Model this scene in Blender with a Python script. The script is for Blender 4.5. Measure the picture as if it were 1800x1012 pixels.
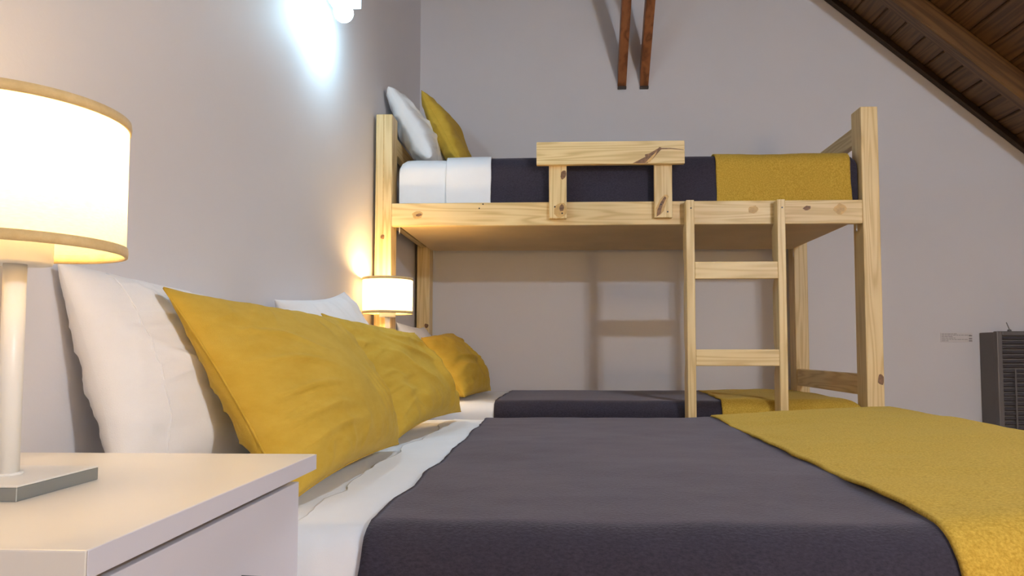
import bpy, bmesh, math, random
import numpy as np
from mathutils import Vector, noise as mn

for o in list(bpy.data.objects):
    bpy.data.objects.remove(o)
random.seed(4)
SC = bpy.context.scene
COL = SC.collection
PI = math.pi

# ------------------------------------------------------------------ camera, world, exposure
cam_d = bpy.data.cameras.new('camera')
cam = bpy.data.objects.new('camera', cam_d)
COL.objects.link(cam)
cam.location = (.773, 0, .745)
cam.rotation_euler = (math.radians(92.9), 0, math.radians(2.03))
cam_d.sensor_width = 36
cam_d.lens = 24
cam_d.shift_x = -46 / 1800
cam_d.shift_y = 48 / 1800
cam_d.clip_start = .01
SC.camera = cam

w = bpy.data.worlds.new('world')
SC.world = w
w.use_nodes = True
w.node_tree.nodes['Background'].inputs[0].default_value = (.5, .6, .8, 1)
w.node_tree.nodes['Background'].inputs[1].default_value = .05

SC.view_settings.view_transform = 'Standard'
SC.view_settings.look = 'None'
SC.view_settings.gamma = 1
SC.view_settings.use_curve_mapping = False
SC.view_settings.exposure = 0

SPOT = 85           # watts of the unseen spot added under the ridge beam to light the bed
KEY = 1700          # radiance of the globe wall light behind the camera
LAMP = 105           # radiance of the bulbs in the table lamps
FILL_GLOBE = 56       # radiance of the unseen globe lamp added for warm fill behind the camera
SCONCE = 205         # radiance of the bulb on the left wall


# ------------------------------------------------------------------ materials
class NT:
    def __init__(s, name):
        s.m = bpy.data.materials.new(name)
        s.m.use_nodes = True
        s.t = s.m.node_tree
        s.b = s.t.nodes['Principled BSDF']
        s.out = s.t.nodes['Material Output']

    def n(s, typ, **kw):
        nd = s.t.nodes.new(typ)
        for k, v in kw.items():
            if k in nd.inputs:
                nd.inputs[k].default_value = v
            else:
                setattr(nd, k, v)
        return nd

    def l(s, a, b):
        s.t.links.new(a, b)

    def coords(s, scale=(1, 1, 1), rnd=True):
        tc = s.n('ShaderNodeTexCoord')
        src = tc.outputs['Object']
        if rnd:
            oi = s.n('ShaderNodeObjectInfo')
            mu = s.n('ShaderNodeMath', operation='MULTIPLY')
            s.l(oi.outputs['Random'], mu.inputs[0])
            mu.inputs[1].default_value = 9.7
            ad = s.n('ShaderNodeVectorMath', operation='ADD')
            s.l(src, ad.inputs[0])
            s.l(mu.outputs[0], ad.inputs[1])
            src = ad.outputs[0]
        mp = s.n('ShaderNodeMapping')
        mp.inputs['Scale'].default_value = scale
        s.l(src, mp.inputs['Vector'])
        return mp.outputs[0]

    def ramp(s, fac, stops):
        r = s.n('ShaderNodeValToRGB')
        e = r.color_ramp.elements
        while len(e) < len(stops):
            e.new(.5)
        for i, (p, c) in enumerate(stops):
            e[i].position = p
            e[i].color = (*c, 1)
        s.l(fac, r.inputs[0])
        return r.outputs[0]

    def bump(s, h, strength, dist=.002):
        b = s.n('ShaderNodeBump')
        b.inputs['Strength'].default_value = strength
        b.inputs['Distance'].default_value = dist
        s.l(h, b.inputs['Height'])
        s.l(b.outputs[0], s.b.inputs['Normal'])

    def noise(s, vec, scale, detail=4, rough=.55, dist=0):
        n = s.n('ShaderNodeTexNoise')
        n.inputs['Scale'].default_value = scale
        n.inputs['Detail'].default_value = detail
        n.inputs['Roughness'].default_value = rough
        n.inputs['Distortion'].default_value = dist
        s.l(vec, n.inputs['Vector'])
        return n.outputs[0]


def plain(name, c, rough=.5, metal=0, var=.04, scale=8, bump=.0, bscale=60, sheen=0):
    t = NT(name)
    v = t.coords()
    f = t.noise(v, scale)
    t.l(t.ramp(f, [(.3, [max(0, x * (1 - var)) for x in c]), (.7, [min(1, x * (1 + var)) for x in c])]), t.b.inputs['Base Color'])
    t.b.inputs['Roughness'].default_value = rough
    t.b.inputs['Metallic'].default_value = metal
    if sheen:
        t.b.inputs['Sheen Weight'].default_value = sheen
        t.b.inputs['Sheen Roughness'].default_value = .5
    if bump:
        t.bump(t.noise(v, bscale, 3), bump)
    return t.m


def emit(name, c, s):
    t = NT(name)
    e = t.n('ShaderNodeEmission')
    e.inputs[0].default_value = (*c, 1)
    e.inputs[1].default_value = s
    t.l(e.outputs[0], t.out.inputs[0])
    return t.m


def wood(name, axis, dark, mid, light, ring=26., rough=.45):
    """Boards cut along `axis`: stretched growth rings plus fine fibre."""
    t = NT(name)
    sc = [1, 1, 1]
    sc[axis] = .055
    v = t.coords(tuple(sc))
    n1 = t.noise(v, 13., 2, .5)
    wv = t.n('ShaderNodeMath', operation='MULTIPLY')
    t.l(n1, wv.inputs[0])
    wv.inputs[1].default_value = ring
    fr = t.n('ShaderNodeMath', operation='SINE')
    ml = t.n('ShaderNodeMath', operation='MULTIPLY')
    t.l(wv.outputs[0], ml.inputs[0])
    ml.inputs[1].default_value = 3.2
    t.l(ml.outputs[0], fr.inputs[0])
    mr = t.n('ShaderNodeMapRange')
    mr.inputs['From Min'].default_value = -1
    t.l(fr.outputs[0], mr.inputs['Value'])
    sc2 = [190, 190, 190]
    sc2[axis] = 4
    v2 = t.coords(tuple(sc2))
    fib = t.noise(v2, 1, 3)
    mix = t.n('ShaderNodeMix', data_type='FLOAT')
    mix.inputs[0].default_value = .45
    t.l(mr.outputs[0], mix.inputs[2])
    t.l(fib, mix.inputs[3])
    c = t.ramp(mix.outputs[0], [(.12, light), (.55, mid), (.92, dark)])
    big = t.noise(t.coords((3, 3, 3)), 1.2, 2)
    hs = t.n('ShaderNodeHueSaturation')
    mv = t.n('ShaderNodeMapRange')
    mv.inputs['To Min'].default_value = .85
    mv.inputs['To Max'].default_value = 1.13
    t.l(big, mv.inputs['Value'])
    t.l(mv.outputs[0], hs.inputs['Value'])
    t.l(c, hs.inputs['Color'])
    t.l(hs.outputs[0], t.b.inputs['Base Color'])
    t.b.inputs['Roughness'].default_value = rough
    t.bump(mix.outputs[0], .12, .001)
    return t.m


def fabric(name, c1, c2, weave=420., rough=.9, sheen=.3, bump=.35, mott=60., wrinkle=.0, stretch=(1, 1, 1), tint=(1, 1, 1)):
    t = NT(name)
    v = t.coords(stretch, rnd=False)
    f = t.noise(v, mott, 5, .65)
    t.l(t.ramp(f, [(.3, c1), (.7, c2)]), t.b.inputs['Base Color'])
    t.b.inputs['Roughness'].default_value = rough
    t.b.inputs['Sheen Weight'].default_value = sheen
    t.b.inputs['Sheen Roughness'].default_value = .45
    t.b.inputs['Specular IOR Level'].default_value = .2
    t.b.inputs['Sheen Tint'].default_value = (*tint, 1)
    h = t.noise(v, weave, 2)
    if wrinkle:
        a = t.n('ShaderNodeMath', operation='MULTIPLY_ADD')
        t.l(t.noise(v, 14, 3, .5, .6), a.inputs[0])
        a.inputs[1].default_value = wrinkle
        t.l(h, a.inputs[2])
        h = a.outputs[0]
    t.bump(h, bump, .0015)
    return t.m


PINE = dict(dark=(.58, .39, .155), mid=(.75, .555, .265), light=(.82, .635, .33))
M = {}
M['pine_x'] = wood('pine_along_x', 0, **PINE)
M['pine_y'] = wood('pine_along_y', 1, **PINE)
M['pine_z'] = wood('pine_along_z', 2, **PINE)
BR = dict(dark=(.065, .027, .007), mid=(.125, .056, .015), light=(.17, .080, .022))
M['brown_x'] = wood('stained_wood_along_x', 0, **BR, ring=18)
M['brown_y'] = wood('stained_wood_along_y', 1, **BR, ring=18)
M['brown_dark'] = plain('dark_stained_wood', (.035, .017, .008), .5)
M['floor'] = wood('floor_wood', 1, (.20, .11, .05), (.33, .20, .10), (.40, .25, .13))
M['panel'] = plain('plywood', (.66, .49, .27), .7, var=.06, scale=5)
M['paint'] = plain('white_wall_paint', (.72, .70, .725), .72, var=.012, scale=3, bump=.12, bscale=160)
M['white_board'] = plain('white_melamine', (.76, .72, .67), .35, var=.01)
M['cool_lit_board'] = plain('white_melamine_cool_lit', (.62, .615, .70), .4, var=.01)  # white board with the cool light on its faces put into the colour
M['handle_gap_shade'] = plain('handle_and_gap_shade', (.10, .11, .11), .6)  # handle colour, also painted shade for the slot under the top
M['white_metal'] = plain('white_painted_metal', (.80, .79, .76), .35, var=.01)
M['shaded_plate_metal'] = plain('shaded_steel_sides', (.27, .29, .29), .38, .5, var=.03)  # dark grey paints the unlit side faces of the lamp base
M['white_plastic'] = plain('white_plastic', (.85, .84, .80), .4, var=.01)
M['trim'] = fabric('tan_fabric_trim', (.62, .44, .20), (.72, .54, .28), 600, bump=.2)
M['sheet'] = fabric('white_cotton', (.83, .84, .88), (.87, .88, .92), 700, rough=.8, sheen=.1, bump=.25, mott=6, wrinkle=2.2)
M['pillow_white'] = fabric('white_pillowcase_cotton', (.82, .81, .82), (.87, .86, .87), 700, rough=.8, sheen=.1, bump=.3, mott=6, wrinkle=1.6)
M['cushion'] = fabric('mustard_linen', (.53, .335, .036), (.60, .395, .058), 520, sheen=.10, tint=(1, .85, .5), bump=.35, mott=14, wrinkle=.9, stretch=(1, 1, 2.2))
M['throw'] = fabric('mustard_wool', (.38, .23, .018), (.66, .43, .075), 330, sheen=.22, tint=(1, .78, .3), bump=.8, mott=230, wrinkle=.6)
M['throw_edge'] = fabric('mustard_wool_edge', (.52, .33, .05), (.72, .49, .11), 330, sheen=.4, bump=.8, mott=200)
M['fleece'] = fabric('charcoal_fleece', (.022, .019, .028), (.044, .037, .054), 300, sheen=.20, tint=(.88, .84, 1), bump=.7, mott=260, wrinkle=.5, stretch=(.6, 1, 1))
M['fleece_edge'] = plain('charcoal_fleece_hem', (.035, .03, .038), .9)
M['knot'] = plain('pine_knot', (.20, .10, .045), .6, var=.5, scale=90)
M['knot_ring'] = plain('pine_knot_halo', (.60, .37, .13), .5, var=.2, scale=60)
M['screw'] = plain('dark_screw_head', (.03, .028, .03), .4, .5)
M['heater'] = plain('grey_heater_metal', (.15, .135, .13), .45, .3, var=.04)
M['heater_slat'] = plain('dark_louvre_metal', (.105, .095, .105), .4, .4, var=.05)
M['heater_dark'] = plain('heater_inside', (.02, .018, .02), .7)
M['ink'] = plain('grey_print', (.30, .27, .28), .8)
M['notice'] = plain('pale_notice', (.70, .665, .665), .6, var=.01)
M['tie'] = plain('thread', (.25, .33, .35), .8)

WARM = (1.0, .66, .27)
M['bulb_warm'] = emit('warm_bulb', WARM, LAMP)
M['bulb_warm_far'] = emit('warm_bulb_far', WARM, LAMP * 2.0)
M['bulb_cool'] = emit('cool_bulb', (.52, .82, 1.0), SCONCE)
M['diffuser'] = emit('lit_frosted_glass', (.62, .86, 1.0), 2.2)
M['fill_globe'] = emit('added_warm_globe', (1.0, .66, .27), FILL_GLOBE)  # emitter of the added fill lamp
M['globe'] = emit('globe_light', (.68, .83, 1.0), KEY)


def shade_mat():
    t = NT('lampshade_linen')
    v = t.coords((1, 1, 6), rnd=False)
    c = t.ramp(t.noise(v, 160, 4), [(.3, (.80, .74, .62)), (.7, (.90, .85, .74))])
    d = t.n('ShaderNodeBsdfDiffuse')
    tr = t.n('ShaderNodeBsdfTranslucent')
    mx = t.n('ShaderNodeMixShader')
    mx.inputs[0].default_value = .55
    t.l(c, d.inputs[0])
    t.l(c, tr.inputs[0])
    t.l(d.outputs[0], mx.inputs[1])
    t.l(tr.outputs[0], mx.inputs[2])
    t.l(mx.outputs[0], t.out.inputs[0])
    return t.m


M['shade'] = shade_mat()


# ------------------------------------------------------------------ object helpers
def link(name, me, m=None, parent=None, smooth=False, loc=None):
    o = bpy.data.objects.new(name, me)
    COL.objects.link(o)
    if m is not None and me is not None and not me.materials:
        me.materials.append(m)
    if parent is not None:
        o.parent = parent
    if loc is not None:
        o.location = loc
    if smooth and me is not None:
        me.polygons.foreach_set('use_smooth', [True] * len(me.polygons))
    return o


def tag(o, label=None, cat=None, group=None, kind=None):
    for k, v in (('label', label), ('category', cat), ('group', group), ('kind', kind)):
        if v:
            o[k] = v
    return o


def thing(name, label, cat, loc=(0, 0, 0), group=None):
    o = bpy.data.objects.new(name, None)
    COL.objects.link(o)
    o.location = loc
    o.empty_display_size = .1
    return tag(o, label, cat, group)


def local(parent, p):
    return Vector(p) - (parent.location if parent is not None and parent.parent is None else
                        (parent.location + parent.parent.location if parent is not None else Vector()))


def world_loc(o):
    v = Vector(o.location)
    while o.parent is not None:
        o = o.parent
        v += o.location
    return v


def box(name, lo, hi, m, parent=None, bev=.003, seg=2):
    """Bevelled box between two world corners; origin at its middle."""
    lo, hi = Vector(lo), Vector(hi)
    c, s = (lo + hi) / 2, hi - lo
    bm = bmesh.new()
    bmesh.ops.create_cube(bm, size=1)
    bmesh.ops.scale(bm, vec=s, verts=bm.verts)
    if bev:
        bmesh.ops.bevel(bm, geom=bm.edges[:], offset=min(bev, min(s) * .45), segments=seg, affect='EDGES', profile=.6)
    me = bpy.data.meshes.new(name)
    bm.to_mesh(me)
    bm.free()
    return link(name, me, m, parent, loc=c - (world_loc(parent) if parent else Vector()))


def lathe(name, prof, m, parent=None, loc=(0, 0, 0), n=48, closed=False):
    """Spin (radius, z) pairs about a vertical axis."""
    vs, fs = [], []
    k = len(prof)
    for r, z in prof:
        for i in range(n):
            a = 2 * PI * i / n
            vs.append((r * math.cos(a), r * math.sin(a), z))
    rng = range(k) if closed else range(k - 1)
    for j in rng:
        j2 = (j + 1) % k
        for i in range(n):
            i2 = (i + 1) % n
            fs.append((j * n + i, j * n + i2, j2 * n + i2, j2 * n + i))
    if not closed:
        if prof[0][0] > 1e-4 and name not in ('lamp_shade',):
            fs.append(tuple(range(n))[::-1])
        if prof[-1][0] > 1e-4 and name not in ('lamp_shade',):
            fs.append(tuple((k - 1) * n + i for i in range(n)))
    me = bpy.data.meshes.new(name)
    me.from_pydata(vs, [], fs)
    o = link(name, me, m, parent, True, Vector(loc) - (world_loc(parent) if parent else Vector()))
    return o


def tube(name, pts, r, m, parent=None, n=8):
    pts = [Vector(p) for p in pts]
    vs, fs = [], []
    for i, p in enumerate(pts):
        d = (pts[min(i + 1, len(pts) - 1)] - pts[max(i - 1, 0)]).normalized()
        up = Vector((0, 0, 1)) if abs(d.z) < .9 else Vector((1, 0, 0))
        a = d.cross(up).normalized()
        b = a.cross(d)
        for k in range(n):
            t = 2 * PI * k / n
            vs.append(p + a * r * math.cos(t) + b * r * math.sin(t))
    for i in range(len(pts) - 1):
        for k in range(n):
            k2 = (k + 1) % n
            fs.append((i * n + k, i * n + k2, (i + 1) * n + k2, (i + 1) * n + k))
    fs.append(tuple(range(n))[::-1])
    fs.append(tuple((len(pts) - 1) * n + k for k in range(n)))
    me = bpy.data.meshes.new(name)
    off = world_loc(parent) if parent else Vector()
    me.from_pydata([v - off for v in vs], [], fs)
    return link(name, me, m, parent, True)


def plate(name, pts, th, axis, m, parent):
    """Thin polygon slab; pts are world points on one plane, thickness towards `axis`."""
    off = world_loc(parent)
    a = [Vector(p) - off for p in pts]
    b = [p + Vector(axis) * th for p in a]
    n = len(a)
    fs = [tuple(range(n)), tuple(range(2 * n - 1, n - 1, -1))]
    fs += [(i, n + i, n + (i + 1) % n, (i + 1) % n) for i in range(n)]
    me = bpy.data.meshes.new(name)
    me.from_pydata(a + b, [], fs)
    bm = bmesh.new()
    bm.from_mesh(me)
    bmesh.ops.recalc_face_normals(bm, faces=bm.faces)
    bm.to_mesh(me)
    bm.free()
    return link(name, me, m, parent)


def grid_shell(name, P, Q, m, parent=None, smooth=True):
    """Closed cloth from two (nx, ny, 3) point grids (outside, inside)."""
    nx, ny = P.shape[:2]
    off = np.array(world_loc(parent) if parent else (0, 0, 0))
    vs = np.concatenate([P.reshape(-1, 3), Q.reshape(-1, 3)]) - off
    N = nx * ny
    fs = []
    for i in range(nx - 1):
        for j in range(ny - 1):
            a, b, c, d = i * ny + j, (i + 1) * ny + j, (i + 1) * ny + j + 1, i * ny + j + 1
            fs.append((a, b, c, d))
            fs.append((N + d, N + c, N + b, N + a))
    rim = [i * ny for i in range(nx)] + [(nx - 1) * ny + j for j in range(1, ny)] + \
          [i * ny + ny - 1 for i in range(nx - 2, -1, -1)] + [j for j in range(ny - 2, 0, -1)]
    for k in range(len(rim)):
        a, b = rim[k], rim[(k + 1) % len(rim)]
        fs.append((b, a, N + a, N + b))
    me = bpy.data.meshes.new(name)
    me.from_pydata(vs.tolist(), [], fs)
    return link(name, me, m, parent, smooth)


def fb(x, y, z, o=4):
    return mn.fractal(Vector((x, y, z)), 1.0, 2.0, o)


# ------------------------------------------------------------------ setting
ROOM_X, BACK, REAR = 4.0, 3.63, -1.0
RX, RZ, SL = 1.155, 3.515, .831          # ridge; slope on the right
LZ = 2.72                                # ceiling height above the left wall
LSL = (RZ - LZ) / RX


def zc(x):
    return RZ - SL * (x - RX) if x > RX else RZ - LSL * (RX - x)


def structure(o):
    o['kind'] = 'structure'
    return o


structure(box('floor', (-.1, REAR - .1, -.1), (ROOM_X + .1, BACK + .1, 0), M['floor'], bev=0))
structure(box('wall_left', (-.1, REAR, 0), (0, BACK, LZ + .02), M['paint'], bev=0))
structure(box('wall_right', (ROOM_X, REAR, 0), (ROOM_X + .1, BACK, zc(ROOM_X) + .02), M['paint'], bev=0))
for nm, y0, y1 in (('wall_back', BACK, BACK + .1), ('wall_front', REAR - .1, REAR)):
    pr = [(-.1, 0), (ROOM_X + .1, 0), (ROOM_X + .1, zc(ROOM_X + .1) + .01), (RX, RZ + .01), (-.1, zc(-.1) + .01)]
    vs = [(x, y0, z) for x, z in pr] + [(x, y1, z) for x, z in pr]
    n = len(pr)
    fs = [tuple(range(n)), tuple(range(2 * n - 1, n - 1, -1))] + [(i, n + i, n + (i + 1) % n, (i + 1) % n) for i in range(n)]
    me = bpy.data.meshes.new(nm)
    me.from_pydata(vs, [], fs)
    bm = bmesh.new(); bm.from_mesh(me); bmesh.ops.recalc_face_normals(bm, faces=bm.faces); bm.to_mesh(me); bm.free()
    structure(link(nm, me, M['paint']))

# ceiling deck, planks, rafters, ridge
me = bpy.data.meshes.new('ceiling')
T = .1
pr = [(-.1, zc(-.1) + .021), (RX, RZ + .021), (ROOM_X + .1, zc(ROOM_X + .1) + .021)]
vs = [(x, y, z + d) for y in (REAR - .1, BACK + .1) for d in (0, T) for x, z in pr]
fs = [(0, 1, 7, 6), (1, 2, 8, 7), (3, 9, 10, 4), (4, 10, 11, 5), (0, 3, 4, 1), (1, 4, 5, 2), (6, 7, 10, 9), (7, 8, 11, 10), (0, 6, 9, 3), (2, 5, 11, 8)]
me.from_pydata(vs, [], fs)
ceiling = structure(link('ceiling', me, M['brown_dark']))


def slope_box(name, sign, s0, s1, y0, y1, t0, t1, m, parent, bev=.004, mesh=None):
    """Box lying in a ceiling slope: s runs down the slope from the ridge, t is depth below the deck."""
    sl = SL if sign > 0 else LSL
    ang = math.atan(sl) * sign
    d = Vector((math.cos(ang) * sign, 0, -abs(math.sin(ang))))
    nrm = Vector((-abs(math.sin(ang)) * sign, 0, -math.cos(ang)))
    c = Vector((RX, 0, RZ + .02)) + d * (s0 + s1) / 2 + nrm * (t0 + t1) / 2
    c.y = (y0 + y1) / 2
    if mesh is None:
        bm = bmesh.new()
        bmesh.ops.create_cube(bm, size=1)
        bmesh.ops.scale(bm, vec=(s1 - s0, y1 - y0, t1 - t0), verts=bm.verts)
        if bev:
            bmesh.ops.bevel(bm, geom=bm.edges[:], offset=bev, segments=1, affect='EDGES')
        mesh = bpy.data.meshes.new(name)
        bm.to_mesh(mesh)
        bm.free()
    o = link(name, mesh, m, parent, loc=c)
    o.rotation_euler = (0, ang, 0)
    return o


PW = .118
pm = None
for sign, L in ((1, (ROOM_X - RX) * math.hypot(1, SL)), (-1, RX * math.hypot(1, LSL))):
    k = 0
    while k * PW < L - .03:
        s0 = k * PW
        if s0 + PW <= L:
            o = slope_box('plank', sign, s0 + .0012, s0 + PW - .0012, REAR, BACK, .0, .018, M['brown_y'], ceiling, .006, pm)
            pm = pm or o.data
        else:
            slope_box('plank', sign, s0 + .0012, L, REAR, BACK, .0, .018, M['brown_y'], ceiling, .006)
        k += 1
SLEN = (ROOM_X - RX) * math.hypot(1, SL)
rm = None
for y in (3.20, 2.35, 1.5, .65, -.2):
    o = slope_box('rafter', 1, .06, SLEN, y, y + .07, .018, .125, M['brown_x'], ceiling, .006, rm)
    rm = rm or o.data
rm = None
for y in (3.20, 2.35, 1.5, .65, -.2):
    o = slope_box('rafter', -1, .06, RX * math.hypot(1, LSL), y, y + .07, .018, .125, M['brown_x'], ceiling, .006, rm)
    rm = rm or o.data
structure(slope_box('trim_1', 1, .0, SLEN, BACK - .035, BACK, .018, .05, M['brown_dark'], None, .004))
structure(slope_box('trim_2', -1, .0, RX * math.hypot(1, LSL), BACK - .03, BACK, .018, .05, M['brown_dark'], None, .004))
structure(box('trim_3', (RX - .05, REAR, RZ - .20), (RX + .05, BACK, RZ - .012), M['brown_y']))
structure(box('baseboard_back', (.0, BACK - .014, 0), (ROOM_X, BACK, .08), M['white_board']))
structure(box('baseboard_left', (0, REAR, 0), (.014, BACK - .014, .08), M['white_board']))


# roof struts that lean out of the back wall up to the ridge
def strut(x, label):
    w2 = .023
    y0, z0 = BACK, 2.158
    L = .88
    t = thing('roof_strut', label, 'beam', (x, y0, z0), 'paired roof struts on the back wall')
    bm = bmesh.new()
    d = Vector((0, -.70, .714)).normalized()
    nn = Vector((0, -d.z, d.y)) * -1
    c = []
    for s in (0, L):
        for u in (-w2, w2):
            for v in (0, .075):
                p = d * s + Vector((u, 0, 0)) + Vector((0, d.z, -d.y)) * 0 + Vector((0, -d.z * 0, 0))
                q = p + Vector((0, d.z, -d.y)) * -v * -1 if False else p + Vector((0, -d.z, -d.y)) * 0
                c.append((s, u, v))
    vs = []
    for s, u, v in c:
        # the foot is cut flush with the wall; v is depth of the section (under side to top side)
        base = Vector((u, 0, v * 1.35 if s == 0 else 0))
        if s == 0:
            p = base
        else:
            p = d * s + Vector((u, 0, 0)) + Vector((0, d.z, abs(d.y))) * v * .95
        vs.append(bm.verts.new(p))
    f = [(0, 1, 3, 2), (4, 6, 7, 5), (0, 4, 5, 1), (2, 3, 7, 6), (0, 2, 6, 4), (1, 5, 7, 3)]
    for q in f:
        bm.faces.new([vs[i] for i in q])
    bmesh.ops.recalc_face_normals(bm, faces=bm.faces)
    bmesh.ops.bevel(bm, geom=bm.edges[:], offset=.003, segments=1, affect='EDGES')
    me = bpy.data.meshes.new('timber')
    bm.to_mesh(me)
    bm.free()
    link('timber', me, M['strut'], t)
    box('foot_cap', (x - w2, BACK - .018, z0 - .012), (x + w2, BACK, z0 + .002), M['brown_dark'], t, .002)
    return t


M['strut'] = wood('reddish_strut_wood', 2, (.11, .034, .010), (.25, .085, .028), (.33, .12, .04), ring=7)
strut(1.096, 'left of the two reddish brown timber struts on the back wall')
strut(1.215, 'right of the two reddish brown timber struts on the back wall')


# ------------------------------------------------------------------ bunk bed
BX0, BX1, BY1, BY2 = .017, 2.024, 2.709, 3.512
bunk = thing('bunk_bed', 'pale pine bunk bed with guard rail and ladder against the back wall', 'bunk bed', (BX0, BY1, 0))
PWX, PDY = .067, .09


def mark(parent, x, z, y, pts, m='knot', name='knot', th=.0012):
    return plate(name, [(x + a, y, z + b) for a, b in pts], th, (0, -1, 0), M[m], parent)


def oval(rx, rz, rot=0, n=12, jag=.15, seed=0):
    r = random.Random(seed)
    out = []
    for i in range(n):
        t = 2 * PI * i / n
        k = 1 + r.uniform(-jag, jag)
        a, b = rx * math.cos(t) * k, rz * math.sin(t) * k
        out.append((a * math.cos(rot) - b * math.sin(rot), a * math.sin(rot) + b * math.cos(rot)))
    return out


def screw(parent, x, z, y, r=.0033):
    return mark(parent, x, z, y, oval(r, r, 0, 10, 0), 'screw', 'screw', .0018)


posts = {}
for nm, x, y, zt in (('fl', BX0, BY1, 1.703), ('fr', BX1 - PWX, BY1, 1.71), ('rl', BX0, BY2, 1.66), ('rr', BX1 - PWX, BY2, 1.66)):
    posts[nm] = box('post', (x, y, 0), (x + PWX, y + PDY, zt), M['pine_z'], bunk, .004)
mark(posts['fl'], BX0 + .032, 1.20, BY1, oval(.008, .010, 0, seed=1))
mark(posts['rl'], BX0 + .052, .87, BY2, oval(.010, .012, 0, seed=2))
mark(posts['fr'], BX1 - .014, .63, BY1, oval(.012, .021, 0, seed=3))
# narrow groove down the front of the left post
mark(posts['fl'], BX0 + .033, 1.45, BY1, [(-.0012, -.25), (.0012, -.25), (.0012, .25), (-.0012, .25)], 'knot_ring', 'crack', .0006)

ZB0, ZB1 = 1.243, 1.337
front_board = box('side_board', (BX0 + PWX, BY1 + .001, ZB0), (BX1 - PWX, BY1 + .031, ZB1), M['pine_x'], bunk, .004)
for x, z, rx, rz, m_, s in ((.19, 1.288, .022, .014, 'knot_ring', 5), (.195, 1.288, .012, .006, 'knot', 6), (1.53, 1.30, .022, .016, 'knot_ring', 7),
                            (1.74, 1.305, .015, .009, 'knot', 8), (1.87, 1.30, .025, .022, 'knot_ring', 9)):
    mark(front_board, x, z, BY1 + .001, oval(rx, rz, .15, seed=s), m_, 'knot', .0009 if m_ == 'knot_ring' else .0014)
for x, z in ((.44, 1.313), (.455, 1.330)):
    screw(front_board, x, z, BY1 + .001, .003)
box('side_board', (BX0 + PWX, BY2 + .012, 1.275), (BX1 - PWX, BY2 + .042, 1.337), M['pine_x'], bunk, .004)
box('bed_panel', (BX0 + PWX + .012, BY1 + .034, 1.259), (BX1 - PWX - .015, BY2 - .004, 1.273), M['panel'], bunk, .001)
# end rails, head and foot
for x in (BX0 + .018, BX1 - PWX + .004):
    box('end_rail', (x, BY1 + PDY, 1.580), (x + .03, BY2, 1.652), M['pine_y'], bunk, .004)
    box('end_rail', (x, BY1 + PDY, 1.277), (x + .03, BY2, 1.337), M['pine_y'], bunk, .004)
    er = box('end_rail', (x, BY1 + PDY, .566), (x + .03, BY2, .649), M['pine_y'], bunk, .004)
    box('end_rail', (x, BY1 + PDY, .27), (x + .03, BY2, .37), M['pine_y'], bunk, .004)
box('side_board', (BX0 + PWX, BY1 + .001, .285), (BX1 - PWX, BY1 + .031, .385), M['pine_x'], bunk, .004)
box('side_board', (BX0 + PWX, BY2 + .012, .285), (BX1 - PWX, BY2 + .042, .385), M['pine_x'], bunk, .004)
box('bed_panel', (BX0 + PWX + .004, BY1 + .034, .296), (BX1 - PWX - .004, BY2, .312), M['panel'], bunk, .001)

# guard rail on two uprights
gr = box('guard_rail', (.672, 2.660, 1.475), (1.254, 2.685, 1.566), M['pine_x'], bunk, .003)
mark(gr, 1.0, 1.475, 2.660, [(.05, .002), (.10, .027), (.098, .036), (.115, .040), (.150, .060), (.156, .066), (.168, .060), (.158, .052), (.128, .018), (.108, .002)], 'knot')
mark(gr, 1.0, 1.475, 2.660, [(.10, .004), (.125, .030), (.145, .048), (.140, .036), (.118, .006)], 'knot_ring', 'knot', .0017)
mark(gr, 1.0, 1.475, 2.660, [(.165, .057), (.20, .058), (.25, .052), (.25, .054), (.20, .0615), (.165, .062)], 'knot', 'crack')
s1 = box('guard_support', (.721, 2.6855, 1.266), (.791, 2.7085, 1.475 + .06), M['pine_z'], bunk, .003)
s2 = box('guard_support', (1.138, 2.6855, 1.266), (1.208, 2.7085, 1.475 + .06), M['pine_z'], bunk, .003)
mark(s1, .778, 1.440, 2.6855, oval(.011, .018, -.2, seed=11))
mark(s1, .766, 1.300, 2.6855, oval(.026, .030, 0, seed=12), 'knot_ring', 'knot', .0008)
mark(s1, .771, 1.307, 2.6855, oval(.010, .014, 0, seed=13))
screw(s1, .744, 1.312, 2.6855)
screw(s1, .773, 1.286, 2.6855)
mark(s2, 1.138, 1.266, 2.6855, [(.004, .003), (.004, .035), (.020, .070), (.038, .090), (.050, .092), (.056, .084), (.046, .060), (.036, .026), (.022, .012)], 'knot_ring', 'knot', .0009)
mark(s2, 1.138, 1.266, 2.6855, [(.008, .004), (.010, .030), (.024, .062), (.040, .085), (.046, .078), (.030, .045), (.022, .014)], 'knot', 'knot', .0014)
screw(s2, 1.163, 1.318, 2.6855 - .001)
screw(s2, 1.189, 1.289, 2.6855)


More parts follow.
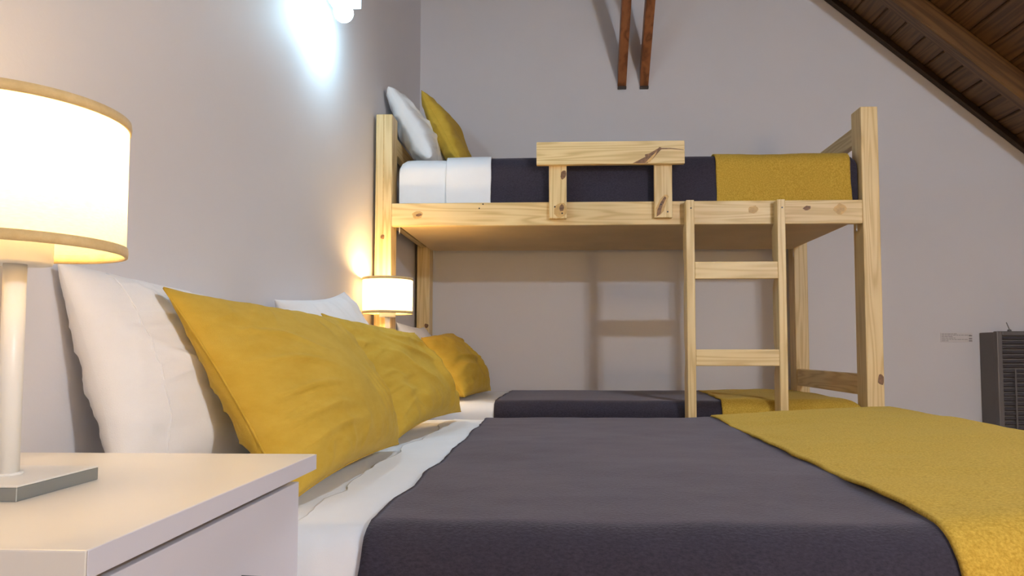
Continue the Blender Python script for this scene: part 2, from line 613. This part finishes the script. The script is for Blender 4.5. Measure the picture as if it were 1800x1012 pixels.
# ladder: stiles are thin where they lap the board, deeper below it
def stile(x0, x1):
    yf = 2.662
    prof = [(2.7085, 1.330), (2.7085, 1.243)]
    yb = 2.738
    prof += [(yb - .012, 1.236), (yb, 1.22)]
    for zt, zb in ((1.088, 1.021), (.747, .683), (.405, .34)):
        prof += [(yb, zt + .03), (yb - .018, zt - .004), (yb - .018, zb + .004), (yb, zb - .03)]
    prof += [(yb, 0), (yf, 0), (yf, 1.330)]
    n = len(prof)
    bm = bmesh.new()
    a = [bm.verts.new((x0, y, z)) for y, z in prof]
    b = [bm.verts.new((x1, y, z)) for y, z in prof]
    bm.faces.new(a)
    bm.faces.new(b[::-1])
    for i in range(n):
        bm.faces.new((a[i], b[i], b[(i + 1) % n], a[(i + 1) % n]))
    bmesh.ops.recalc_face_normals(bm, faces=bm.faces)
    bmesh.ops.bevel(bm, geom=[e for e in bm.edges if abs(e.verts[0].co.x - e.verts[1].co.x) < 1e-5], offset=.002, segments=1, affect='EDGES')
    c = Vector(((x0 + x1) / 2, 2.70, .66))
    bmesh.ops.translate(bm, vec=-c, verts=bm.verts)
    me = bpy.data.meshes.new('ladder_stile')
    bm.to_mesh(me)
    bm.free()
    o = link('ladder_stile', me, M['pine_z'], bunk, loc=c - bunk.location)
    screw(o, (x0 + x1) / 2 + .003, 1.298, 2.662, .003)
    return o


stile(1.257, 1.289)
stile(1.609, 1.640)
for zb, zt in ((1.021, 1.088), (.683, .747), (.34, .405)):
    box('ladder_rung', (1.289, 2.664, zb), (1.609, 2.684, zt), M['pine_x'], bunk, .003)


# ------------------------------------------------------------------ cloth over mattresses
def arc(e, r):
    if e < 0:
        return e, 0.
    q = PI * r / 2
    if e < q:
        return r * math.sin(e / r), r * (1 - math.cos(e / r))
    return r, r + e - q


def drape(name, m, bx, by, ztop, r, xs, over, off=0., th=.005, parent=None, foot=0., head=0., zf=None, seed=0,
          wob=.004, amp=.0025, nx=90, ny=110, skew=0.):
    """Cloth lying on a rounded box bx × by with top at ztop; over = (near, far) hang; xs = flat x range."""
    x0, x1 = xs
    res = []
    for o_ in (off + th, off):
        R = r + o_
        ylo, yhi = by[0] - o_, by[1] + o_
        xlo, xhi = bx[0] - o_, bx[1] + o_
        A = np.zeros((nx, ny, 3))
        t0, t1 = ylo + R - (PI * R / 2 + over[0]), yhi - R + (PI * R / 2 + over[1])
        if over[1] < 0:
            t1 = yhi + over[1]
        a0 = x0 if not head else xlo + R - (PI * R / 2 + head)
        a1 = x1 if not foot else xhi - R + (PI * R / 2 + foot)
        for j in range(ny):
            t = t0 + (t1 - t0) * j / (ny - 1)
            if t < ylo + R:
                ad, dn = arc(ylo + R - t, R)
                y = ylo + R - ad
            elif t > yhi - R:
                ad, dn = arc(t - yhi + R, R)
                y = yhi - R + ad
            else:
                y, dn = t, 0.
            w0 = wob * fb(t * 7, seed, .3) + skew * (t - ylo) / (yhi - ylo)
            w1 = wob * fb(t * 7, seed + 9, .7)
            for i in range(nx):
                u = i / (nx - 1)
                s = (a0 + (0 if head else w0)) * (1 - u) + (a1 + (0 if foot else w1)) * u
                de = 0.
                if foot and s > xhi - R:
                    ad, de = arc(s - xhi + R, R)
                    x = xhi - R + ad
                elif head and s < xlo + R:
                    ad, de = arc(xlo + R - s, R)
                    x = xlo + R - ad
                else:
                    x = s
                d = (dn ** 3 + de ** 3) ** (1 / 3)
                z = ztop + o_ - d + (zf(x, y) if zf else 0)
                n = amp * fb(x * 3.2 + seed, y * 3.2, z * 2) if o_ else 0
                k = min(1, d / R)
                A[i, j] = (x, y - (n * k if t < (ylo + yhi) / 2 else -n * k), z + n * (1 - k))
        res.append(A)
    return grid_shell(name, res[0], res[1], m, parent)


def mattress(label, bx, by, z0, ztop, r, zf=None):
    t = thing('mattress', label, 'mattress', ((bx[0] + bx[1]) / 2, (by[0] + by[1]) / 2, z0))
    box('core', (bx[0] + .012, by[0] + .012, z0), (bx[1] - .012, by[1] - .012, ztop - .012), M['sheet'], t, r * .8, 4)
    drape('fitted_sheet', M['sheet'], bx, by, ztop - .003, r, bx, (ztop - z0 - r - .01, ztop - z0 - r - .01), 0, .003, t,
          foot=ztop - z0 - r - .01, head=ztop - z0 - r - .01, zf=zf, seed=int(label.__len__()), amp=.004, nx=100, ny=90)
    return t


# --- double bed in front
DB = dict(bx=(.02, 1.955), by=(.90, 2.47), ztop=.498, r=.066)


def rise(x, y):
    t = min(1, max(0, (x - 1.15) / .75))
    return .036 * t * t * (3 - 2 * t)


dbed = thing('double_bed', 'low double bed frame under the front mattress', 'bed', (.98, 1.68, 0))
box('bed_base', (.03, .92, .12), (1.93, 2.45, .235), M['white_board'], dbed, .005)
for x in (.07, 1.83):
    for y in (.95, 2.36):
        box('leg', (x, y, 0), (x + .06, y + .06, .12), M['pine_z'], dbed, .004)
mattress('double mattress in white fitted sheet on the front bed', DB['bx'], DB['by'], .235, DB['ztop'], DB['r'], rise)
tag(drape('flat_sheet', M['sheet'], DB['bx'], DB['by'], .498, .066, (.385, .60), (.16, .12), .001, .003, zf=rise, seed=21, wob=.02, amp=.006),
    'white turned-down sheet strip between cushions and charcoal blanket on the front bed', 'sheet')
tag(drape('fleece_blanket', M['fleece'], DB['bx'], DB['by'], .498, .066, (.508, 1.80), (.20, .15), .005, .005, zf=rise, seed=31, wob=.008, amp=.004, nx=120, ny=150),
    'charcoal fleece blanket spread over the large front bed', 'blanket')
tag(drape('throw_blanket', M['throw'], DB['bx'], DB['by'], .498, .066, (1.277, 1.95), (.20, .14), .0105, .006, foot=.16, zf=rise, seed=41, wob=.006, amp=.006, nx=110, ny=150, skew=.014),
    'mustard wool throw across the foot of the large front bed', 'throw')

# --- lower bunk
LB = dict(bx=(.10, 1.945), by=(2.745, 3.50), ztop=.533, r=.045)
mattress('single mattress in white sheet on the lower bunk', LB['bx'], LB['by'], .3125, LB['ztop'], LB['r'])
tag(drape('fleece_blanket', M['fleece'], LB['bx'], LB['by'], .533, .045, (.500, 1.80), (.10, .05), .004, .005, seed=51, wob=.008, nx=100, ny=90, skew=.015),
    'charcoal fleece blanket on the lower bunk behind the ladder', 'blanket')
tag(drape('throw_blanket', M['throw'], LB['bx'], LB['by'], .533, .045, (1.405, 1.93), (.10, .05), .0095, .006, foot=.05, seed=61, wob=.006, amp=.008, nx=70, ny=90, skew=.05),
    'mustard wool throw at the foot of the lower bunk', 'throw')

# --- upper bunk
UB = dict(bx=(.110, 1.945), by=(2.748, 3.49), ztop=1.530, r=.045)
mattress('single mattress in white sheet on the upper bunk', UB['bx'], UB['by'], 1.2735, UB['ztop'], UB['r'])
tag(drape('fleece_blanket', M['fleece'], UB['bx'], UB['by'], 1.530, .045, (.44, 1.9), (.18, .10), .003, .005, foot=.16, seed=71, wob=.003, nx=100, ny=90),
    'charcoal fleece blanket tucked around the upper bunk behind the guard rail', 'blanket')
tag(drape('flat_sheet', M['sheet'], UB['bx'], UB['by'], 1.530, .045, (.300, .484), (.175, .10), .0085, .003, seed=81, wob=.004, amp=.005, nx=50, ny=90),
    'white sheet folded back over the blanket of the upper bunk', 'sheet')
tag(drape('throw_blanket', M['throw'], UB['bx'], UB['by'], 1.530, .045, (1.392, 1.925), (.178, .10), .0085, .006, seed=91, wob=.005, amp=.007, nx=70, ny=90),
    'mustard wool throw hung over the foot of the upper bunk', 'throw')


# ------------------------------------------------------------------ pillows and cushions
def pillow(name, label, cat, A, B, C, D, th, m, seed, group=None, pinch=.05, fold=.010, bow=0., flange=0., n=64, pw=.45, seam=None, sag=0., folds=(), crease=.003):
    """A top near, B top far, C bottom far, D bottom near; front side looks towards +x."""
    A, B, C, D = (Vector(p) for p in (A, B, C, D))
    cen = (A + B + C + D) / 4
    nrm = (D - A + C - B).cross(B - A + C - D).normalized()
    if nrm.x < 0:
        nrm.negate()
    t = thing(name, label, cat, (D + C) / 2, group)

    def point(u, v, side):
        uu = u * (1 - pinch * (1 - v * v))
        vv = v * (1 - pinch * 1.2 * (1 - u * u))
        a, b = (uu + 1) / 2, (vv + 1) / 2
        p = A * (1 - a) * (1 - b) + B * a * (1 - b) + C * a * b + D * (1 - a) * b
        ue = min(1, max(-1, (u + flange / 2) / (1 - flange / 2))) if flange else u
        h = max(0, (1 - ue * ue)) ** pw * max(0, (1 - v * v)) ** pw
        h *= 1 + sag * v
        w_ = fold * .7 * fb(u * 1.3 + seed, v * 1.3, seed * .7 + side, 2) * h ** .6
        # creases running in from the seams, each fading towards the middle
        for e, q, sd in ((1 + u, v, 1), (1 - u, v, 2), (1 + v, u, 3), (1 - v, u, 4)):
            w_ += fold * .34 * math.exp(-((e - .16) / .34) ** 2) * mn.noise(Vector((q * 5.5 + seed * 3.1 + sd * 7 + e * .9, e * 1.1, sd + side))) * (1 - abs(q) ** 4)
            w_ += fold * .10 * math.exp(-(e / .30) ** 2) * mn.noise(Vector((q * 15 + seed + sd * 5 + e * 2, e * 1.6, sd + side + 3)))
        if crease:
            for e, q, sd in ((1 + u, v, 1), (1 - u, v, 2), (1 + v, u, 3), (1 - v, u, 4)):
                r_ = 1 - abs(mn.noise(Vector((q * 4.2 + seed * 1.7 + sd * 3 + e * 1.4, e * 1.3, sd + seed)))) * 2.2
                if r_ > 0:
                    w_ += crease * r_ ** 5 * math.exp(-((e - .22) / .26) ** 2) * (1 - q ** 4)
        for (fu, fv, ang, ln, wd, am) in folds:
            ca, sa = math.cos(ang), math.sin(ang)
            x_, y_ = (u - fu) * ca + (v - fv) * sa, -(u - fu) * sa + (v - fv) * ca
            y_ += .03 * math.sin(x_ * 7 + fu * 9)
            w_ += .9 * am * math.exp(-(y_ / wd) ** 2) * math.exp(-(x_ / ln) ** 2) * (1 if side > 0 else 0)
        w_ *= min(1, 2.2 * h)
        return p + nrm * (side * (h * th / 2) + side * w_ + bow * (1 - u * u)), h

    P = np.zeros((n, n, 3)); Q = np.zeros((n, n, 3))
    for i in range(n):
        for j in range(n):
            # cosine spacing gives round edges
            u = -math.cos(PI * i / (n - 1)) * .6 + (2 * i / (n - 1) - 1) * .4
            v = -math.cos(PI * j / (n - 1)) * .6 + (2 * j / (n - 1) - 1) * .4
            p, h = point(u, v, 1)
            q, _ = point(u, v, -1)
            if h < 1e-6:
                p, q = p + nrm * .0012, p - nrm * .0012
            P[i, j], Q[i, j] = p, q
    # orientation: outside = front
    o = grid_shell('pillow_body', P, Q, m, t)
    bm = bmesh.new(); bm.from_mesh(o.data); bmesh.ops.recalc_face_normals(bm, faces=bm.faces); bm.to_mesh(o.data); bm.free()
    o.data.polygons.foreach_set('use_smooth', [True] * len(o.data.polygons))
    if seam:
        loop = []
        for k in range(26): loop.append(point(-1 + 2 * k / 26, -1, 0)[0])
        for k in range(26): loop.append(point(1, -1 + 2 * k / 26, 0)[0])
        for k in range(26): loop.append(point(1 - 2 * k / 26, 1, 0)[0])
        for k in range(27): loop.append(point(-1, 1 - 2 * k / 26, 0)[0])
        tube('seam', loop, .0022, m, t, 6)
    if flange:
        us = -1 + flange
        ln = [point(us, -1 + 2 * k / 30, 1)[0] + nrm * .0006 for k in range(1, 30)]
        tube('hem_stitch', ln, .0012, m, t, 5)
    return t


pillow('pillow', 'large white pillow nearest the bedside lamp, leaning on the left wall', 'pillow',
       (.022, .985, .876), (.055, 1.63, .835), (.19, 1.68, .53), (.125, .985, .535), .18, M['pillow_white'], 3, 'white pillows on the front bed', fold=.022, flange=.20, pinch=.045, n=104, crease=.0035,
       folds=((-.35, -.2, 1.15, .6, .035, .013), (-.2, .1, .5, .45, .030, .012), (-.42, .25, .95, .5, .035, .012), (.0, .3, .25, .4, .03, .011), (-.5, -.45, 1.35, .5, .05, -.010), (-.25, .55, .6, .4, .03, .010)))
pillow('pillow', 'white pillow behind the second mustard cushion, corner raised beside the far lamp', 'pillow',
       (.045, 1.70, .872), (.055, 2.22, .936), (.20, 2.36, .535), (.19, 1.73, .53), .16, M['pillow_white'], 8, 'white pillows on the front bed', fold=.022, pinch=.07)
pillow('cushion', 'large mustard cushion nearest the camera, beside the white nightstand', 'cushion',
       (.128, 1.08, .845), (.215, 1.66, .822), (.368, 1.685, .514), (.350, 1.055, .509), .185, M['cushion'], 5, 'mustard cushions on the front bed', fold=.016, pinch=.055, seam=1, sag=.22, n=104, pw=.5, crease=.0045,
       folds=((.45, .35, 1.25, .32, .028, .007), (.58, .32, 1.25, .30, .028, .007), (.33, .42, 1.25, .30, .028, .006), (.68, .3, 1.2, .3, .03, .006),
              (-.62, -.1, .35, .28, .035, .008), (-.65, .2, .2, .28, .035, .009), (-.6, .45, .1, .3, .035, .008), (-.55, -.4, .5, .3, .035, .007), (-.45, .65, -.1, .3, .04, .008)))
pillow('cushion', 'crumpled mustard cushion, second on the front bed, partly behind the nearest one', 'cushion',
       (.150, 1.745, .838), (.262, 2.34, .803), (.424, 2.345, .534), (.345, 1.765, .515), .165, M['cushion'], 12, 'mustard cushions on the front bed', fold=.026, pinch=.085, seam=1, sag=.2, n=104, pw=.48, crease=.006,
       folds=((.42, .15, 1.45, .7, .05, .022), (.70, .25, 1.45, .55, .05, -.020), (.0, -.25, .55, .5, .05, .012), (-.2, .2, .85, .5, .05, .011), (-.55, .35, 1.2, .4, .16, -.022), (.15, -.5, .3, .5, .05, .010)))
pillow('cushion', 'small looking mustard cushion at the head of the lower bunk', 'cushion',
       (.185, 2.83, .795), (.215, 3.34, .825), (.425, 3.32, .548), (.37, 2.80, .552), .17, M['cushion'], 17, None, fold=.036, pinch=.05, seam=1,
       folds=((-.2, .1, .2, .5, .05, .020), (.3, .0, 1.2, .6, .05, .018), (-.4, .5, .6, .4, .05, .014)))
pillow('pillow', 'white pillow at the head of the lower bunk behind its cushion', 'pillow',
       (.080, 2.83, .860), (.085, 3.36, .858), (.20, 3.36, .552), (.19, 2.82, .548), .13, M['pillow_white'], 22, None, fold=.014, pinch=.09)
pillow('pillow', 'white pillow leaning on the wall at the head of the upper bunk', 'pillow',
       (.030, 2.84, 1.868), (.045, 3.36, 1.850), (.225, 3.36, 1.552), (.215, 2.83, 1.556), .15, M['pillow_white'], 27, None, fold=.032, pinch=.03, pw=.34,
       folds=((-.5, .1, .9, .4, .04, .016), (-.3, .5, .5, .4, .04, .016), (-.7, -.3, 1.2, .4, .05, .014), (-.6, .4, .2, .4, .05, .012)))
pillow('cushion', 'mustard cushion leaning on the white pillow of the upper bunk', 'cushion',
       (.158, 2.92, 1.880), (.185, 3.38, 1.855), (.345, 3.36, 1.556), (.332, 2.91, 1.556), .125, M['cushion'], 33, None, fold=.022, pinch=.045, pw=.40, seam=1)


# ------------------------------------------------------------------ nightstands and lamps
def nightstand(label, x1, y0, y1, zt, first):
    t = thing('nightstand', label, 'nightstand', (x1 / 2, (y0 + y1) / 2, 0))
    box('top', (.003, y0, zt - .020), (x1, y1, zt), M['white_board'], t, .0015)
    b0, b1 = y0 + .012, y1 - .010
    box('cool_edge_tint', (x1 + .0001, y0, zt - .0197), (x1 + .0009, y1, zt - .0003), M['cool_lit_board'], t, .0003, 1)  # thin strip painting cool light onto the front edge of the top
    xb = x1 - .018 - .018
    zb = zt - .020
    box('side_panel', (.006, b0, .06), (xb, b0 + .016, zb), M['white_board'], t, .001)
    box('side_panel', (.006, b1 - .016, .06), (xb, b1, zb), M['white_board'], t, .001)
    box('back_panel', (.006, b0 + .016, .06), (.014, b1 - .016, zb), M['white_board'], t, .001)
    box('bottom_panel', (.014, b0 + .016, .06), (xb, b1 - .016, .076), M['white_board'], t, .001)
    box('recess_shade', (xb - .012, b0 + .016, zb - .030), (xb - .002, b1 - .016, zb), M['handle_gap_shade'], t, .001)  # dark strip painting the shade between the top and the drawers
    z = zb - .014
    hgt = (z - .07) / 2
    for k in range(2):
        d = box('drawer', (xb + .001, b0 - .0, z - hgt + .006), (x1 - .018, b1, z), M['cool_lit_board'], t, .0012)
        ym = (b0 + b1) / 2
        zm = z - .074
        xf = x1 - .018
        tube('handle', [(xf - .001, ym - .05, zm), (xf + .022, ym - .048, zm), (xf + .022, ym + .048, zm), (xf - .001, ym + .05, zm)], .005, M['handle_gap_shade'], d)
        z -= hgt
    for y in (b0 + .01, b1 - .05):
        for x in (.02, xb - .05):
            box('leg', (x, y, 0), (x + .04, y + .04, .06), M['white_board'], t, .002)
    return t


nightstand('white melamine nightstand with drawer beside the front bed', .450, .46, .892, .609, True)
nightstand('narrow white nightstand between the front bed and the bunk bed', .285, 2.492, 2.700, .645, False)


def table_lamp(label, x, y, z, zs0, zs1, bulb='bulb_warm', rs=.094):
    t = thing('table_lamp', label, 'lamp', (x, y, z))
    box('base', (x - .054, y - .054, z), (x + .054, y + .054, z + .0125), M['shaded_plate_metal'], t, .0006, 1)  # darker than its top: shade on the sides is in the colour
    box('base_cover', (x - .054, y - .054, z + .0126), (x + .054, y + .054, z + .0142), M['white_metal'], t, .0004, 1)
    lathe('foot_collar', [(.0001, 0), (.013, 0), (.013, .0025), (.0001, .0025)], M['white_metal'], t, (x, y, z + .014), 32)
    lathe('pole', [(.0001, 0), (.0098, 0), (.0098, zs0 - .010 - z - .014), (.0001, zs0 - .010 - z - .014)], M['white_metal'], t, (x, y, z + .014), 32)
    lathe('socket', [(.0001, 0), (.030, 0), (.031, .002), (.031, .036), (.029, .038), (.0001, .038)], M['white_plastic'], t, (x, y, zs0 - .012), 40)
    zb = zs0 + (zs1 - zs0) * .74
    pr = [(.0001, -.034)] + [(.029 * math.sin(a), -.029 * math.cos(a)) for a in [PI * k / 12 for k in range(3, 12)]] + [(.0001, .029)]
    lathe('bulb', pr, M[bulb], t, (x, y, zb), 24)
    sh = lathe('lamp_shade', [(rs, 0), (rs, (zs1 - zs0) * .5), (rs, zs1 - zs0)], M['shade'], t, (x, y, zs0), 96)
    for zz in (zs0, zs1 - .010):
        lathe('shade_trim', [(rs - .0012, 0), (rs + .0016, 0), (rs + .0022, .005), (rs + .0016, .010), (rs - .0012, .010)], M['trim'], sh, (x, y, zz), 96, closed=True)
    for k in range(3):
        a = 2 * PI * k / 3 + .4
        tube('spoke', [(x + .02 * math.cos(a), y + .02 * math.sin(a), zs0 + .022), (x + (rs - .001) * math.cos(a), y + (rs - .001) * math.sin(a), zs0 + .022)], .0013, M['white_metal'], t, 6)
    return t


table_lamp('lit table lamp with drum shade on the near white nightstand', .230, .656, .609, .842, .985)
table_lamp('small lit table lamp with drum shade beside the bunk post', .104, 2.588, .645, .882, 1.020, 'bulb_warm_far')


# ------------------------------------------------------------------ wall lights
def sconce(label, c, wall, m, seen):
    x, y, z = c
    t = thing('wall_light', label, 'lamp', c)
    if wall == 'left':
        box('back_plate', (0, y - .045, z + .045), (.012, y + .045, z + .135), M['white_metal'], t, .003)
        box('arm', (.012, y - .012, z + .06), (x - .043, y + .012, z + .08), M['white_metal'], t, .002)
        box('holder', (x - .045, y - .04, z + .029), (x + .045, y + .04, z + .12), M['diffuser'], t, .004)
        pr = [(.0001, -.030)] + [(.030 * math.sin(a), -.030 * math.cos(a)) for a in [PI * k / 14 for k in range(1, 12)]] + [(.016, .03)]
        lathe('bulb', pr, m, t, c, 32)
    else:
        box('back_plate', (x - .05, REAR, z - .05), (x + .05, REAR + .015, z + .05), M['white_metal'], t, .003)
        tube('arm', [(x, REAR + .012, z), (x, y - .02, z)], .010, M['white_metal'], t)
        tube('cross_bar', [(x - .06, y - .02, z), (x + .06, y - .02, z)], .008, M['white_metal'], t)
        pr = [(.032 * math.sin(a), -.032 * math.cos(a)) for a in [PI * k / 16 for k in range(17)]]
        pr[0], pr[-1] = (.0001, -.032), (.0001, .032)
        for dx in (-.055, .055):
            lathe('globe', pr, m, t, (x + dx, y + .02, z), 32)
    return t


sconce('bright white wall light high on the left wall', (.088, 2.07, 1.803), 'left', M['bulb_cool'], True)
sconce('twin globe wall light on the wall behind the camera', (2.54, -.86, 1.775), 'front', M['globe'], False)


fl = thing('added_fill_lamp', 'added round warm fill lamp on a pole, unseen behind the camera', 'lamp', (2.5, -.62, 0))  # unseen lamp added for warm light under the bunk
lathe('base', [(.0001, 0), (.13, 0), (.13, .012), (.0001, .016)], M['white_metal'], fl, (2.5, -.62, 0), 40)
lathe('pole', [(.0001, 0), (.011, 0), (.011, .925), (.0001, .925)], M['white_metal'], fl, (2.5, -.62, .014), 20)
_pr = [(.15 * math.sin(a), -.15 * math.cos(a)) for a in [PI * k / 20 for k in range(21)]]
_pr[0], _pr[-1] = (.0001, -.15), (.0001, .15)
lathe('fill_globe', _pr, M['fill_globe'], fl, (2.5, -.62, 1.09), 40)

sx, sy, sz = 1.155, 2.35, 3.18
cs = thing('added_bed_spot', 'added unseen white spot under the ridge beam, lighting the front bed', 'lamp', (sx, sy, sz))  # unseen spot added to brighten the bed from above
lathe('mount', [(.0001, 0), (.04, 0), (.04, .02), (.0001, .02)], M['white_metal'], cs, (sx, sy, RZ - .221), 24)
tube('stem', [(sx, sy, RZ - .221), (sx, sy, sz + .055)], .008, M['white_metal'], cs)
lathe('can', [(.040, -.03), (.042, -.03), (.042, .06), (.0001, .062), (.0001, .058), (.040, .056)], M['white_metal'], cs, (sx, sy, sz), 32, closed=True)
ld = bpy.data.lights.new('added_spot_light', 'SPOT')
ld.energy = SPOT
ld.color = (.74, .88, 1.0)
ld.spot_size = math.radians(62)
ld.spot_blend = .75
ld.shadow_soft_size = .035
lo = bpy.data.objects.new('added_spot_light', ld)
COL.objects.link(lo)
lo.parent = cs
lo.location = (0, 0, -.035)
lo.rotation_euler = Vector((1.02 - sx, 1.80 - sy, .5 - sz)).to_track_quat('-Z', 'Y').to_euler()

# ------------------------------------------------------------------ heater and notice on the back wall
HX, HY, HZ0, HZ1 = 2.935, 3.478, .22, .838
heater = thing('wall_heater', 'dark grey louvred gas heater on the back wall', 'heater', (HX + .3, HY, HZ0))
HW = .62
box('back_box', (HX + .004, HY + .02, HZ0), (HX + HW, BACK - .001, HZ1 - .004), M['heater'], heater, .004)
box('frame_side', (HX, HY, HZ0), (HX + .026, HY + .03, HZ1), M['heater'], heater, .004)
box('frame_side', (HX + HW - .026, HY, HZ0), (HX + HW, HY + .03, HZ1), M['heater'], heater, .004)
box('frame_top', (HX + .026, HY, HZ1 - .022), (HX + HW - .026, HY + .03, HZ1), M['heater'], heater, .004)
box('frame_bottom', (HX + .026, HY, HZ0), (HX + HW - .026, HY + .03, HZ0 + .03), M['heater'], heater, .004)
box('inner_panel', (HX + .026, HY + .021, HZ0 + .02), (HX + HW - .026, HY + .029, HZ1 - .01), M['heater_dark'], heater, .001)
sm = None
z = HZ1 - .034
k = 0
while z > HZ0 + .045:
    bm = None
    if sm is None:
        o = box('slat', (HX + .0265, HY + .002, z - .0065), (HX + HW - .0265, HY + .016, z + .0065), M['heater_slat'], heater, .003, 1)
        o.rotation_euler = (math.radians(-24), 0, 0)
        sm = o.data
    else:
        o = link('slat', sm, None, heater, loc=Vector((HX + HW / 2, HY + .009, z)) - heater.location)
        o.rotation_euler = (math.radians(-24), 0, 0)
    z -= .0235
for x in (HX + .085, HX + .31, HX + .535):
    box('upright_bar', (x - .004, HY - .001, HZ0 + .03), (x + .004, HY + .004, HZ1 - .19), M['heater'], heater, .001)
lathe('knob_base', [(.0001, 0), (.011, 0), (.008, .012), (.0001, .016)], M['heater'], heater, (HX + .10, HY + .06, HZ1 - .003), 20)
tube('knob_wire', [(HX + .10, HY + .06, HZ1 + .01), (HX + .093, HY + .06, HZ1 + .028), (HX + .086, HY + .06, HZ1 + .046)], .0022, M['heater'], heater)

note = thing('notice', 'small pale printed notice on the back wall left of the heater', 'notice', (2.824, BACK, .79))
box('card', (2.742, BACK - .0025, .785), (2.904, BACK - .0003, .834), M['notice'], note, .0006, 1)
tl = random.Random(7)
for i, (z, ws) in enumerate(((.8285, .075), (.8215, .15), (.8145, .04), (.807, .07), (.7995, .13), (.792, .03))):
    x = 2.747
    k = 0
    while x < 2.747 + ws:
        wl = tl.uniform(.008, .022)
        box('print_line', (x, BACK - .0031, z - .0013), (min(x + wl, 2.902), BACK - .0024, z + .0013), M['ink'], note, 0)
        x += wl + .003
for z in (.819, .8035, .792):
    box('print_line', (2.885, BACK - .0031, z - .003), (2.901, BACK - .0024, z + .003), M['ink'], note, 0)
